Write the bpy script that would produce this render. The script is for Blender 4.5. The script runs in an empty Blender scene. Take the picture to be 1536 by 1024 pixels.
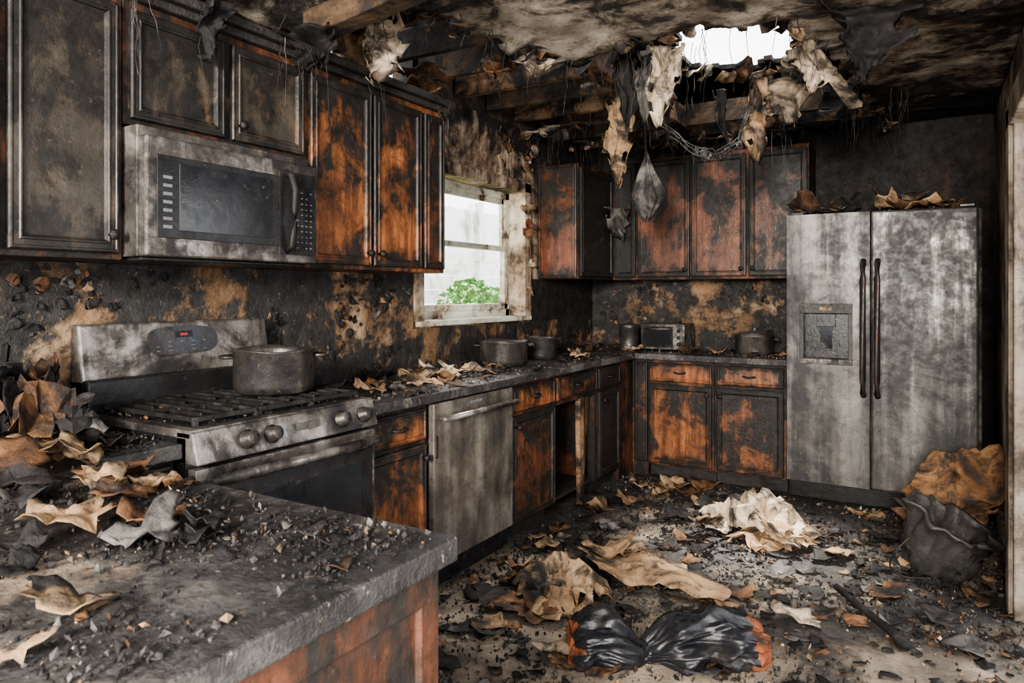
import bpy, bmesh, math, random
from mathutils import Vector, Matrix, noise, Euler
random.seed(7)
R=random.random
def U(a,b): return a+(b-a)*random.random()
def N3(x,y,z): return noise.noise(Vector((x,y,z)))

# ------------------------------------------------------------------ materials
class NT:
    def __init__(s,name):
        s.mat=bpy.data.materials.new(name); s.mat.use_nodes=True
        s.nt=s.mat.node_tree; s.nt.nodes.clear()
        s.out=s.n('ShaderNodeOutputMaterial'); s.b=s.n('ShaderNodeBsdfPrincipled')
        s.l(s.b.outputs[0],s.out.inputs[0]); s.tc=s.n('ShaderNodeTexCoord')
        s.co=s.tc.outputs['Object']; s.gen=s.tc.outputs['Generated']
    def n(s,t): return s.nt.nodes.new(t)
    def l(s,a,b): s.nt.links.new(a,b)
    def setin(s,inp,v):
        if hasattr(v,'links'): s.l(v,inp)
        else: inp.default_value=v
    def map(s,sc,loc=(0,0,0)):
        m=s.n('ShaderNodeMapping'); s.l(s.co,m.inputs[0]); m.inputs['Scale'].default_value=sc; m.inputs['Location'].default_value=loc
        return m.outputs[0]
    def noise(s,sc,det=6,ro=.6,dist=0,co=None):
        n=s.n('ShaderNodeTexNoise'); s.l(co or s.co,n.inputs['Vector'])
        n.inputs['Scale'].default_value=sc; n.inputs['Detail'].default_value=det
        n.inputs['Roughness'].default_value=ro; n.inputs['Distortion'].default_value=dist
        return n.outputs['Fac']
    def math(s,op,a,b=0.0,clamp=False):
        n=s.n('ShaderNodeMath'); n.operation=op; n.use_clamp=clamp
        s.setin(n.inputs[0],a); s.setin(n.inputs[1],b); return n.outputs[0]
    def mr(s,v,a,b,c=0.,d=1.):
        n=s.n('ShaderNodeMapRange'); s.setin(n.inputs[0],v)
        for i,k in enumerate((a,b,c,d)): n.inputs[i+1].default_value=k
        n.interpolation_type='SMOOTHSTEP'; return n.outputs[0]
    def ramp(s,f,stops):
        n=s.n('ShaderNodeValToRGB'); s.l(f,n.inputs[0]); cr=n.color_ramp
        while len(cr.elements)<len(stops): cr.elements.new(.5)
        for e,(p,c) in zip(cr.elements,stops): e.position=p; e.color=(*c,1)
        return n.outputs[0]
    def mix(s,f,a,b):
        n=s.n('ShaderNodeMix'); n.data_type='RGBA'
        s.setin(n.inputs[0],f)
        for k,v in ((6,a),(7,b)):
            if isinstance(v,tuple): n.inputs[k].default_value=(*v,1)
            else: s.l(v,n.inputs[k])
        return n.outputs[2]
    def bump(s,h,st=.5,dist=.01):
        n=s.n('ShaderNodeBump'); s.l(h,n.inputs['Height']); n.inputs['Strength'].default_value=st; n.inputs['Distance'].default_value=dist
        s.l(n.outputs[0],s.b.inputs['Normal'])
    def sep(s,v):
        n=s.n('ShaderNodeSeparateXYZ'); s.l(v,n.inputs[0]); return n.outputs

def burnt(name, stops, soot=.5, grain=(1,1,1), gscale=3, sscale=3., rough=.5, srough=.6, metal=0., stain=(.035,.030,.027),
          sootc=(.010,.009,.009), edge=None, drip=.5, bump=.4, ash=.35, ashc=(.16,.13,.11), speck=.5, sharp=.05, edgek=.2, grad=None, edgew=.22, coat=0., dripz=1.1, stw=.09, sk=4., spec=.35, topk=0, dist=.6, det=12, fine=.12):
    m=NT(name)
    base=m.ramp(m.noise(gscale,8,.6,.3,m.map(grain)),stops)
    n1=m.noise(sscale,det,.68,dist)
    n2=m.noise(1.0,8,.65,.4,m.map((9,9,dripz),(3,1,2)))
    v=m.math('ADD',m.math('MULTIPLY',n1,1-drip*.6),m.math('MULTIPLY',n2,drip*.6))
    v=m.math('ADD',v,(soot-.5)*.36-fine*.5)
    v=m.math('ADD',v,m.math('MULTIPLY',m.noise(19,6,.7,.4),fine))
    if edge:
        g=m.sep(m.gen); ds=[]
        for ax in edge:
            o=g['XYZ'.index(ax)]
            ds.append(m.math('MINIMUM',o,m.math('SUBTRACT',1.0,o)))
        d=m.math('MINIMUM',ds[0],ds[1])
        v=m.math('ADD',v,m.mr(d,0,edgew,edgek,0))
        if topk: v=m.math('ADD',v,m.mr(g[2],.35,1.0,-topk*.4,topk))
    if grad:
        for ax,a,b,k in grad:
            o=m.sep(m.co)['XYZ'.index(ax)]
            v=m.math('ADD',v,m.mr(o,a,b,0,k))
    mk=m.mr(v,.5-sharp,.5+sharp)
    st=m.mr(v,.5-sharp-stw,.5+sharp*.3)
    col=m.mix(m.math('MULTIPLY',st,.85),base,stain)
    sc=m.ramp(m.noise(14,6,.7),[(.35,sootc),(.62,tuple(c*(1+sk*.4)+.001*sk for c in sootc)),(.8,tuple(c*(1+sk)+.004*sk for c in sootc))])
    col=m.mix(mk,col,sc)
    if speck:
        sp=m.mr(m.noise(70,4,.7,.3),.60,.66); col=m.mix(m.math('MULTIPLY',sp,speck),col,(.006,.006,.006))
    if ash:
        a=m.mr(m.noise(38,5,.75,.5,m.map((1,1,1),(7,3,9))),.60,.70)
        col=m.mix(m.math('MULTIPLY',a,ash),col,ashc)
    m.l(col,m.b.inputs['Base Color'])
    rr=m.math('ADD',m.mr(mk,0,1,rough,srough),m.mr(m.noise(25,4,.6),.3,.7,-.12,.12))
    m.l(rr,m.b.inputs['Roughness'])
    m.b.inputs['Specular IOR Level'].default_value=spec
    if metal:
        m.l(m.mr(mk,0,1,metal,metal*.15),m.b.inputs['Metallic'])
    if coat: m.b.inputs['Coat Weight'].default_value=coat; m.b.inputs['Coat Roughness'].default_value=.25
    h=m.math('ADD',m.noise(45,8,.7),m.math('MULTIPLY',n1,2.0))
    h=m.math('ADD',h,m.math('MULTIPLY',m.noise(160,3,.6),.4))
    m.bump(h,bump,.008)
    return m.mat

OR=[(.25,(.075,.028,.013)),(.42,(.17,.062,.026)),(.58,(.30,.115,.046)),(.8,(.45,.225,.11))]
RD=[(.25,(.06,.022,.013)),(.5,(.150,.055,.030)),(.8,(.27,.11,.060))]
DKW=[(.25,(.022,.020,.017)),(.48,(.052,.046,.039)),(.60,(.085,.068,.053)),(.68,(.20,.095,.043))]
GR=(14,14,1.2)
WST=(.045,.021,.012)
WSO=(.008,.007,.006)
WOOD={}
def wood(kind,soot,edge='YZ'):
    k=(kind,round(soot,2),edge)
    if k not in WOOD:
        st={'or':OR,'rd':RD,'dk':DKW}[kind]
        WOOD[k]=burnt('wood_%s_%d_%s'%(kind,int(soot*100),edge),st,soot,GR if kind!='dk' else (3,3,1.5),2.2,4.6,.34,.5,edge=edge,drip=.62,bump=.35,ash=.3,coat=.12,sharp=.035,edgek=.07,edgew=.16,stain=WST if kind!='dk' else (.030,.023,.017),dripz=1.8,sootc=WSO,sk=2.6,spec=.3,topk=.05,stw=.12,fine=.20)
    return WOOD[k]
M={}
M['body']=burnt('charred_wood_frame',RD,.56,GR,2,3.4,.42,.6,drip=.6,bump=.5,stain=WST,sharp=.045,sootc=WSO,sk=2.5,spec=.25)
M['bodyor']=burnt('scorched_wood_frame',OR,.48,GR,2,3.4,.42,.6,drip=.6,bump=.4,stain=WST,sharp=.045,sootc=WSO,sk=2.5,spec=.25)
M['char']=burnt('charcoal',[(.3,(.010,.009,.009)),(.6,(.028,.025,.023)),(.8,(.08,.067,.055))],.45,(1,1,1),6,6,.42,.55,bump=.9,ash=.3)
M['steel']=burnt('sooty_steel',[(.3,(.12,.113,.106)),(.5,(.28,.262,.242)),(.75,(.48,.45,.41))],.46,(4,4,.6),2.2,4.2,.3,.55,metal=.6,stain=(.075,.062,.052),drip=.4,bump=.12,ash=.55,ashc=(.22,.165,.12),sharp=.05,fine=.2)
M['steel_dw']=burnt('dishwasher_steel',[(.3,(.16,.142,.125)),(.5,(.28,.255,.222)),(.75,(.41,.375,.33))],.35,(5,5,.5),2.2,2.4,.32,.5,metal=.5,stain=(.10,.082,.067),drip=.6,bump=.12,ash=.3,ashc=(.3,.24,.19),sharp=.10)
M['fridge']=burnt('fridge_steel',[(.25,(.095,.092,.087)),(.42,(.17,.163,.153)),(.58,(.27,.255,.23)),(.8,(.40,.365,.315))],.515,(3.5,3.5,.5),1.4,1.7,.36,.48,metal=.2,stain=(.082,.077,.071),sootc=(.022,.021,.021),drip=.65,bump=.10,ash=.4,ashc=(.30,.25,.20),speck=.5,sharp=.06,stw=.11,dripz=.55,sk=1.5,det=9,spec=.3)
M['black']=burnt('black_enamel',[(.3,(.007,.007,.008)),(.7,(.022,.022,.022))],.3,(1,1,1),6,5,.25,.5,bump=.15,ash=.35,ashc=(.17,.14,.115),stain=(.014,.013,.013))
M['glass_dk']=burnt('dark_glass',[(.3,(.010,.011,.013)),(.7,(.028,.030,.034))],.25,(1,1,1),3,3,.10,.4,bump=.05,ash=.35,ashc=(.13,.12,.11),stain=(.018,.018,.018),spec=.4)
M['cast']=burnt('cast_iron',[(.3,(.010,.010,.010)),(.7,(.03,.028,.026))],.4,(1,1,1),8,6,.42,.6,metal=.3,bump=.5,ash=.3,stain=(.015,.014,.013))
M['potm']=burnt('sooty_pot',[(.3,(.05,.046,.042)),(.55,(.12,.108,.098)),(.8,(.25,.225,.20))],.44,(3,3,1),3,5,.30,.5,metal=.5,drip=.7,bump=.25,ash=.35,ashc=(.26,.2,.15),stain=(.04,.035,.03))
M['counter']=burnt('burnt_countertop',[(.28,(.028,.028,.029)),(.43,(.08,.078,.076)),(.56,(.17,.155,.138)),(.70,(.42,.31,.21))],.49,(1,1,1),4,3.0,.25,.42,stain=(.042,.039,.037),drip=0,bump=1.1,ash=.9,ashc=(.28,.23,.18),sharp=.05,sk=5,spec=.5,fine=.25)
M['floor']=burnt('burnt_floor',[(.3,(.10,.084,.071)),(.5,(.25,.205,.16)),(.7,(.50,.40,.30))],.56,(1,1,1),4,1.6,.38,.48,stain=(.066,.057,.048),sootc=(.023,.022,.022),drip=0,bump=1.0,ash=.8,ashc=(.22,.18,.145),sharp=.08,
   grad=[('Y',3.5,2.6,-.14)],fine=.25)  # gradient pales the near floor: brighter light there painted into the colour
WL=[(.3,(.26,.19,.13)),(.5,(.47,.385,.295)),(.7,(.65,.57,.47))]
M['wall']=burnt('sooty_plaster',WL,.43,(1,1,1),3,2.6,.7,.7,stain=(.14,.085,.05),drip=.5,bump=.7,ash=.3,ashc=(.4,.33,.26),sharp=.06,
   grad=[('Z',2.2,2.55,.09),('Y',4.55,5.0,.14)],spec=.2,fine=.2)
M['wallb']=burnt('black_plaster',[(.3,(.04,.026,.018)),(.5,(.09,.06,.04)),(.75,(.19,.12,.07))],.74,(1,1,1),3,2.6,.7,.7,stain=(.04,.027,.02),drip=.5,bump=.8,ash=.3,sharp=.08,spec=.2)
M['wallr']=burnt('pale_plaster',[(.3,(.22,.172,.128)),(.5,(.41,.345,.275)),(.7,(.58,.51,.42))],.38,(1,1,1),3,2.2,.7,.7,stain=(.13,.095,.065),drip=.7,bump=.4,ash=.2,sharp=.08,spec=.2)
M['splash']=burnt('scorched_backsplash',[(.3,(.13,.07,.035)),(.46,(.26,.155,.082)),(.58,(.38,.27,.175)),(.75,(.55,.45,.34))],.60,(1,1,1),4,2.9,.45,.40,stain=(.085,.050,.028),sootc=(.013,.012,.0115),drip=.2,bump=1.1,ash=.9,ashc=(.25,.19,.135),sharp=.03,spec=.3,dist=.3,stw=.12,fine=.3)
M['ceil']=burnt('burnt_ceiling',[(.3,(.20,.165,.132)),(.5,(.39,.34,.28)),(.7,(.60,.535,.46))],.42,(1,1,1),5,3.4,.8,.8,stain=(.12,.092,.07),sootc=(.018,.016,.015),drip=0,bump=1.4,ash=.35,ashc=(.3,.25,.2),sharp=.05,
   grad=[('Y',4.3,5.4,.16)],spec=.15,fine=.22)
M['joist']=burnt('charred_joist',[(.3,(.05,.034,.024)),(.6,(.15,.10,.062)),(.8,(.30,.20,.13))],.50,(1.5,14,14),2,4,.6,.65,drip=0,bump=1.0,ash=.4,stain=(.06,.04,.027),sootc=(.016,.014,.013),spec=.2)
M['beam']=burnt('scorched_beam',[(.3,(.13,.075,.042)),(.6,(.32,.20,.12)),(.8,(.46,.34,.23))],.44,(1.5,14,14),2,4,.6,.65,drip=0,bump=.8,ash=.3,stain=(.07,.042,.025),spec=.2)
M['roof']=burnt('charred_roof_deck',[(.3,(.02,.015,.012)),(.6,(.06,.042,.03)),(.8,(.14,.10,.07))],.6,(1.5,14,14),2,4,.6,.65,drip=0,bump=1.0,ash=.3,spec=.15)
def pap(name,a,b,c,soot,**k):
    return burnt(name,[(.3,a),(.5,b),(.75,c)],soot,(1,1,1),5,6,.7,.7,stain=tuple(x*.34 for x in b),drip=0,bump=.6,ash=.25,sharp=.08,spec=.2,**k)
M['tan']=pap('paper_tan',(.20,.115,.062),(.38,.25,.145),(.54,.40,.265),.37)
M['beige']=pap('drywall_beige',(.30,.225,.16),(.50,.40,.295),(.66,.56,.44),.36)
M['brown']=pap('scorched_brown',(.06,.030,.016),(.17,.088,.046),(.31,.18,.095),.40)
M['grey']=pap('ash_grey',(.05,.047,.044),(.12,.112,.103),(.22,.205,.188),.38)
M['blk']=pap('char_black',(.009,.009,.009),(.019,.018,.018),(.045,.042,.038),.5)
M['rust']=pap('melted_orange',(.13,.04,.018),(.30,.10,.045),(.43,.20,.10),.42)
M['board']=pap('scorched_board',(.11,.055,.026),(.27,.145,.07),(.42,.25,.135),.40)
M['bag']=burnt('black_plastic_bag',[(.3,(.008,.008,.011)),(.7,(.019,.020,.025))],.3,(1,1,1),5,5,.28,.42,drip=0,bump=.3,ash=.3,ashc=(.11,.085,.065),stain=(.013,.013,.015),spec=.45)
M['pail']=burnt('sooty_pail',[(.3,(.028,.027,.027)),(.7,(.09,.084,.079))],.4,(1,1,1),5,5,.38,.5,drip=.3,bump=.5,ash=.5,ashc=(.2,.145,.10),stain=(.03,.027,.025))
M['frame']=burnt('window_frame_paint',[(.3,(.42,.42,.35)),(.7,(.68,.69,.60))],.24,(1,1,1),4,5,.5,.6,stain=(.28,.19,.11),drip=.3,bump=.3,ash=.1)
M['white']=burnt('white_siding',[(.3,(.66,.68,.66)),(.7,(.82,.84,.82))],.05,(1,1,1),2,2,.6,.6,bump=.1,ash=0,speck=0,stain=(.6,.6,.6))
M['grass']=burnt('yard_grass',[(.3,(.10,.14,.05)),(.7,(.25,.28,.14))],.1,(1,1,1),2,2,.8,.8,bump=.3,ash=0,speck=0)
M['hand']=burnt('burnt_handle',[(.3,(.018,.011,.010)),(.7,(.06,.034,.028))],.45,(1,1,1),4,5,.35,.5,metal=.3,bump=.2)
def plain(name,c,r=.5,metal=0,em=None,es=1):
    m=NT(name); v=m.noise(30,4,.6)
    col=m.ramp(v,[(.3,tuple(x*.8 for x in c)),(.7,tuple(min(1,x*1.15) for x in c))]); m.l(col,m.b.inputs['Base Color'])
    m.b.inputs['Roughness'].default_value=r; m.b.inputs['Metallic'].default_value=metal
    if em: m.b.inputs['Emission Color'].default_value=(*em,1); m.b.inputs['Emission Strength'].default_value=es
    return m.mat
M['leaf']=plain('leaf_green',(.12,.30,.07),.5)
M['red']=plain('display_red',(.3,.02,.02),.3,em=(1,.1,.06),es=.05)
M['btn']=plain('button_print',(.11,.118,.125),.5)
M['bluegl']=burnt('panel_blue_glass',[(.3,(.02,.025,.032)),(.7,(.045,.05,.06))],.38,(1,1,1),4,9,.25,.4,bump=.1,ash=.5)
g=NT('window_glass'); tr=g.n('ShaderNodeBsdfTransparent'); gl=g.n('ShaderNodeBsdfGlossy'); df=g.n('ShaderNodeBsdfDiffuse')
gl.inputs['Roughness'].default_value=.05; df.inputs['Color'].default_value=(.35,.33,.29,1)
m1=g.n('ShaderNodeMixShader'); m1.inputs[0].default_value=.06; g.l(tr.outputs[0],m1.inputs[1]); g.l(gl.outputs[0],m1.inputs[2])
m2=g.n('ShaderNodeMixShader'); g.l(g.mr(g.noise(5,8,.7,.5),.50,.75,.04,.5),m2.inputs[0]); g.l(m1.outputs[0],m2.inputs[1]); g.l(df.outputs[0],m2.inputs[2])
g.l(m2.outputs[0],g.out.inputs[0]); M['glass']=g.mat

# ------------------------------------------------------------------ mesh builder
def grp(name,loc=(0,0,0)):
    e=bpy.data.objects.new(name,None); bpy.context.scene.collection.objects.link(e); e.empty_display_size=.1
    e.location=loc; return e
class MB:
    def __init__(s): s.v=[]; s.f=[]; s.m=[]; s.s=[]; s.mats=[]
    def mi(s,m):
        if isinstance(m,str): m=M[m]
        if m not in s.mats: s.mats.append(m)
        return s.mats.index(m)
    def add(s,vs,fs,m,smooth=False):
        o=len(s.v); s.v+= [tuple(p) for p in vs]; k=s.mi(m)
        for f in fs: s.f.append([i+o for i in f]); s.m.append(k); s.s.append(smooth)
    def box(s,x0,x1,y0,y1,z0,z1,m):
        vs=[(x,y,z) for x in (x0,x1) for y in (y0,y1) for z in (z0,z1)]
        s.add(vs,[(0,1,3,2),(4,6,7,5),(0,4,5,1),(2,3,7,6),(0,2,6,4),(1,5,7,3)],m)
    def hexa(s,pts,m):
        s.add(pts,[(0,1,3,2),(4,6,7,5),(0,4,5,1),(2,3,7,6),(0,2,6,4),(1,5,7,3)],m)
    def tube(s,pts,r,m,seg=10,r2=None):
        pts=[Vector(p) for p in pts]; n=len(pts); vs=[];fs=[]
        for i,p in enumerate(pts):
            d=(pts[min(i+1,n-1)]-pts[max(i-1,0)]).normalized()
            a=d.cross(Vector((0,0,1)))
            if a.length<.1: a=d.cross(Vector((1,0,0)))
            a.normalize(); b=d.cross(a)
            rr=r if r2 is None else r+(r2-r)*i/(n-1)
            for k in range(seg):
                t=2*math.pi*k/seg; vs.append(p+a*math.cos(t)*rr+b*math.sin(t)*rr)
        for i in range(n-1):
            for k in range(seg):
                k2=(k+1)%seg; fs.append((i*seg+k,i*seg+k2,(i+1)*seg+k2,(i+1)*seg+k))
        fs.append(tuple(range(seg))[::-1]); fs.append(tuple((n-1)*seg+k for k in range(seg)))
        s.add(vs,fs,m,True)
    def revolve(s,prof,c,m,seg=40,fn=None,mat4=None):
        vs=[];fs=[];n=len(prof)
        for (r,z) in prof:
            for k in range(seg):
                t=2*math.pi*k/seg; p=Vector((math.cos(t)*r,math.sin(t)*r,z))
                if fn: p=fn(p,t)
                if mat4: p=mat4@p
                vs.append(p+Vector(c))
        for i in range(n-1):
            for k in range(seg):
                k2=(k+1)%seg; fs.append((i*seg+k,i*seg+k2,(i+1)*seg+k2,(i+1)*seg+k))
        s.add(vs,fs,m,True)
    def build(s,name,parent=None,bevel=0,solid=0,recalc=True,sub=0):
        me=bpy.data.meshes.new(name); me.from_pydata(s.v,[],s.f); me.update()
        for m in s.mats: me.materials.append(m)
        me.polygons.foreach_set('material_index',s.m); me.polygons.foreach_set('use_smooth',s.s)
        if recalc:
            bm=bmesh.new(); bm.from_mesh(me); bmesh.ops.recalc_face_normals(bm,faces=bm.faces); bm.to_mesh(me); bm.free()
        ob=bpy.data.objects.new(name,me); bpy.context.scene.collection.objects.link(ob)
        if parent: 
            ob.parent=parent; ob.matrix_parent_inverse=Matrix.Translation(parent.location).inverted()
        if bevel:
            b=ob.modifiers.new('bevel','BEVEL'); b.width=bevel; b.segments=2; b.limit_method='ANGLE'; b.angle_limit=math.radians(50)
        if solid:
            b=ob.modifiers.new('solid','SOLIDIFY'); b.thickness=solid; b.offset=1
        if sub:
            b=ob.modifiers.new('sub','SUBSURF'); b.levels=sub; b.render_levels=sub
        return ob
def mapper(side,P):
    if side=='L': return lambda u,v,n:(P+n,u,v)
    if side=='B': return lambda u,v,n:(u,P-n,v)
PROF=[(0,-.001),(0,.015),(.004,.020),(.009,.021),(.012,.018),(.026,.018),(.029,.021),(.034,.021),(.038,.013),(.043,.010),(.05,.010)]
DPROF=[(0,-.001),(0,.014),(.004,.018),(.010,.020),(.014,.014),(.020,.014),(.026,.018)]
def panel(name,parent,side,P,u0,u1,v0,v1,mat,prof=PROF,knob=None):
    mp=mapper(side,P); b=MB(); vs=[];fs=[]
    for (i,n) in prof:
        for (u,v) in ((u0+i,v0+i),(u1-i,v0+i),(u1-i,v1-i),(u0+i,v1-i)):
            vs.append(mp(u,v,n))
    k=len(prof)
    for j in range(k-1):
        for q in range(4):
            q2=(q+1)%4; fs.append((j*4+q,j*4+q2,(j+1)*4+q2,(j+1)*4+q))
    fs.append(((k-1)*4,(k-1)*4+1,(k-1)*4+2,(k-1)*4+3)); fs.append((3,2,1,0))
    b.add(vs,fs,mat)
    o=b.build(name,parent,bevel=.0015)
    if knob:
        u,v=knob; kb=MB()
        ax=Vector(mp(u,v,1))-Vector(mp(u,v,0)); q=ax.to_track_quat('Z','Y').to_matrix().to_4x4()
        kb.revolve([(.0,.0),(.006,.0),(.006,.014),(.010,.018),(.016,.022),(.017,.028),(.014,.034),(.0,.037)],mp(u,v,.018),'cast',16,mat4=q)
        kb.build(name+'_knob',parent)
    return o
def pull(parent,side,P,u,v,w=.08):
    mp=mapper(side,P); b=MB()
    pts=[mp(u-w/2,v,.016),mp(u-w/2+.008,v,.036),mp(u,v-.004,.042),mp(u+w/2-.008,v,.036),mp(u+w/2,v,.016)]
    b.tube(pts,.007,'cast',8); b.build('drawer_pull',parent)

# ------------------------------------------------------------------ room shell
H=2.5
b=MB()
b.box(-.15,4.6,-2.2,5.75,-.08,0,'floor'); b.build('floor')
b=MB()
b.box(-.17,0,-1.6,3.22,0,H,'wall'); b.box(-.17,0,4.38,5.73,0,H,'wall'); b.box(-.17,0,3.22,4.38,0,1.17,'wall'); b.box(-.17,0,3.22,4.38,2.05,H,'wall')
b.box(-.17,-.02,-1.6,2.46,H,2.95,'joist'); b.box(-.17,-.02,3.16,5.73,H,2.95,'joist')
WLo=b.build('wall_left')
b=MB(); b.box(-.17,3.0,5.56,5.73,0,2.95,'wallb'); WBo=b.build('wall_back')
b=MB(); b.box(2.86,3.0,3.62,5.56,0,2.95,'wallr'); b.box(2.86,3.0,2.5,3.62,2.06,2.95,'wallr'); b.box(2.86,3.0,1.6,2.5,0,2.95,'wallr'); b.build('wall_right')
b=MB(); b.box(2.785,2.86,3.54,3.68,0,2.1,'wallr'); b.box(2.80,3.0,3.50,3.54,0,2.06,'wallr')
b.box(2.785,2.86,2.46,3.68,2.02,2.14,'wallr'); b.box(2.785,2.86,2.42,2.52,0,2.1,'wallr'); b.build('trim_1',bevel=.006)
b=MB(); b.box(2.835,2.86,3.69,5.5,0,.11,'wallr'); b.build('baseboard_right',bevel=.004)

poly=[(-.1,2.15),(.40,2.12),(.66,2.35),(.80,2.70),(.88,3.05),(1.0,3.30),(1.25,3.10),(1.50,3.08),(1.98,3.16),(2.12,3.75),(2.12,4.6),(2.2,5.1),(2.3,5.8),(-.1,5.8)]
def inpoly(x,y,P):
    c=False; j=len(P)-1
    for i in range(len(P)):
        if (P[i][1]>y)!=(P[j][1]>y) and x<(P[j][0]-P[i][0])*(y-P[i][1])/(P[j][1]-P[i][1])+P[i][0]: c=not c
        j=i
    return c
def removed(x,y):
    xx=x+.08*N3(x*5,y*5,1)+.05*N3(x*17,y*17,4); yy=y+.08*N3(x*5,y*5,9)+.05*N3(x*17,y*17,2)
    if not inpoly(xx,yy,poly): return False
    if x<.95 and N3(x*2.6+3,y*2.6,5)>.36: return False
    if y>4.9 and N3(x*2.3,y*2.3,15)>.12: return False
    return True
st=.035; nx=int(2.86/st)+1; y0=-.6; ny=int((5.56-y0)/st)
cells={}
for i in range(nx):
    for j in range(ny):
        cells[(i,j)]=removed((i+.5)*st,y0+(j+.5)*st)
def vz(i,j):
    x=i*st;y=y0+j*st
    near=0
    for a in range(-5,5):
        for c in range(-5,5):
            if cells.get((i+a,j+c),False): near+=1
    near/=100.
    z=H+.016*N3(x*3,y*3,0)+.010*N3(x*14,y*14,3)
    if near>0: z-=near*(.05+.10*N3(x*4,y*4,8))*(1 if y<4 else .6)
    return min(z,H+.008)
b=MB(); idx={}; vs=[];fs=[]
for (i,j),r in cells.items():
    if r: continue
    f=[]
    for (a,c) in ((i,j),(i+1,j),(i+1,j+1),(i,j+1)):
        if (a,c) not in idx:
            idx[(a,c)]=len(vs); x=min(a*st,2.858); y=min(y0+c*st,5.558)
            vs.append((x+.010*N3(x*30,y*30,0)*(0<a<nx),y+.010*N3(x*30,y*30,5),vz(a,c)))
        f.append(idx[(a,c)])
    fs.append(f)
b.add(vs,fs,'ceil',True); CEo=b.build('ceiling',solid=.014,recalc=False)

b=MB()
for k,y in enumerate([-.3,.1,.5,.9,1.3,1.7,2.1,2.46,2.82,3.18,3.54,3.9,4.26,4.62,4.98,5.34]):
    if 3.1<y<4.9:
        b.box(0,.98+.06*N3(y*3,0,0),y,y+.045,2.53,2.68,'joist' if k%2 else 'beam'); b.box(2.02,2.86,y,y+.045,2.53,2.68,'joist'); continue
    b.box(0,2.86,y,y+.045,2.53,2.68,'joist' if k%3 else 'beam')
b.box(.95,1.0,3.0,5.56,2.52,2.66,'beam'); b.box(2.0,2.05,3.1,5.0,2.53,2.68,'beam')
b.build('ceiling_joists',bevel=.004)
b=MB(); vs=[];fs=[];idx={}
st2=.05
def rrem(x,y):
    d=((x-1.45)/.37)**2+((y-4.52)/.50)**2
    if d<1+.55*N3(x*6,y*6,2)+.3*N3(x*15,y*15,2): return True
    return ((x-.45)/.30)**2+((y-3.38)/.16)**2<1+.6*N3(x*9,y*9,5)
for i in range(-4,64):
    for j in range(-14,116):
        x=(i+.5)*st2;y=(j+.5)*st2
        if rrem(x,y): continue
        f=[]
        for (a,c) in ((i,j),(i+1,j),(i+1,j+1),(i,j+1)):
            if (a,c) not in idx:
                idx[(a,c)]=len(vs); vs.append((a*st2,c*st2,2.88+.01*N3(a*.3,c*.3,0)))
            f.append(idx[(a,c)])
        fs.append(f)
b.add(vs,fs,'roof'); b.build('roof_deck',solid=.03,recalc=False)
b=MB(); b.hexa([(.33,2.02,2.36),(.33,2.02,2.47),(.33,2.12,2.36),(.33,2.12,2.47),(1.15,1.92,2.40),(1.15,1.92,2.50),(1.15,2.02,2.40),(1.15,2.02,2.50)],'joist'); b.build('fallen_beam',bevel=.005)

# ------------------------------------------------------------------ window
w=grp('window_1',(-.15,3.8,1.6)); b=MB()
x0,x1=-.155,-.115
def wf(y0,y1,z0,z1,xa=x0,xb=x1): b.box(xa,xb,y0,y1,z0,z1,'frame')
wf(3.22,3.27,1.17,2.05); wf(4.33,4.38,1.17,2.05); wf(3.22,4.38,2.0,2.05); wf(3.22,4.38,1.17,1.22)
wf(3.27,4.33,1.63,1.665,-.15,-.10)
wf(3.27,3.31,1.22,1.64,-.14,-.10); wf(4.29,4.33,1.22,1.64,-.14,-.10); wf(3.27,4.33,1.22,1.26,-.14,-.10)
wf(3.27,3.30,1.66,2.0,-.155,-.13); wf(4.30,4.33,1.66,2.0,-.155,-.13); wf(3.27,4.33,1.965,2.0,-.155,-.13)
b.build('sash_frame',w,bevel=.003)
b=MB(); b.box(-.128,-.124,3.3,4.3,1.25,1.64,'glass'); b.box(-.146,-.142,3.29,4.31,1.66,1.97,'glass'); b.build('glass_panes',w)
b=MB(); b.box(-.115,.04,3.16,4.44,1.14,1.172,'frame'); b.build('sill',w,bevel=.005)
b=MB()
b.box(0,.018,4.38,4.47,1.17,2.12,'wall'); b.box(0,.018,3.13,3.22,1.17,2.12,'wall'); b.box(0,.018,3.13,4.47,2.05,2.13,'wall'); b.build('casing',w,bevel=.004)
b=MB()
for k in range(14): b.box(-2.6,-2.57,1.5,9.5,.02+k*.17,.182+k*.17,'white')
for k in range(6): b.box(-2.57,-2.50,1.6+k*1.5,1.7+k*1.5,0,2.5,'white')
b.build('yard_fence')
b=MB(); b.box(-6,-.2,0,11,-.1,0,'grass'); b.build('yard_ground')
def shrub(cx,cy,zc,r):
    sh=grp('garden_shrub',(cx,cy,0)); b=MB()
    for k in range(9):
        a=U(0,6.28); b.tube([(cx,cy,0),(cx+.05*math.cos(a),cy+.05*math.sin(a),.6),(cx+.17*math.cos(a),cy+.17*math.sin(a),zc)],.014,'brown',6,.005)
    b.build('stems',sh)
    b=MB()
    for k in range(900):
        a=U(0,6.28);e=U(-1,1);q_=r*(R()**.3)
        c=Vector((cx+q_*math.cos(a)*math.sqrt(1-e*e),cy+q_*math.sin(a)*math.sqrt(1-e*e),zc+r*1.1*e))
        q=Euler((U(0,6),U(0,6),U(0,6))).to_matrix(); s=U(.03,.055)
        b.add([c+q@Vector(p)*s for p in ((0,-1,0),(.45,0,.1),(0,1,0),(-.45,0,.1))],[(0,1,2,3)],'leaf')
    b.build('foliage',sh,recalc=False)
shrub(-1.25,5.55,1.08,.34); shrub(-1.9,6.9,1.0,.36)

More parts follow.
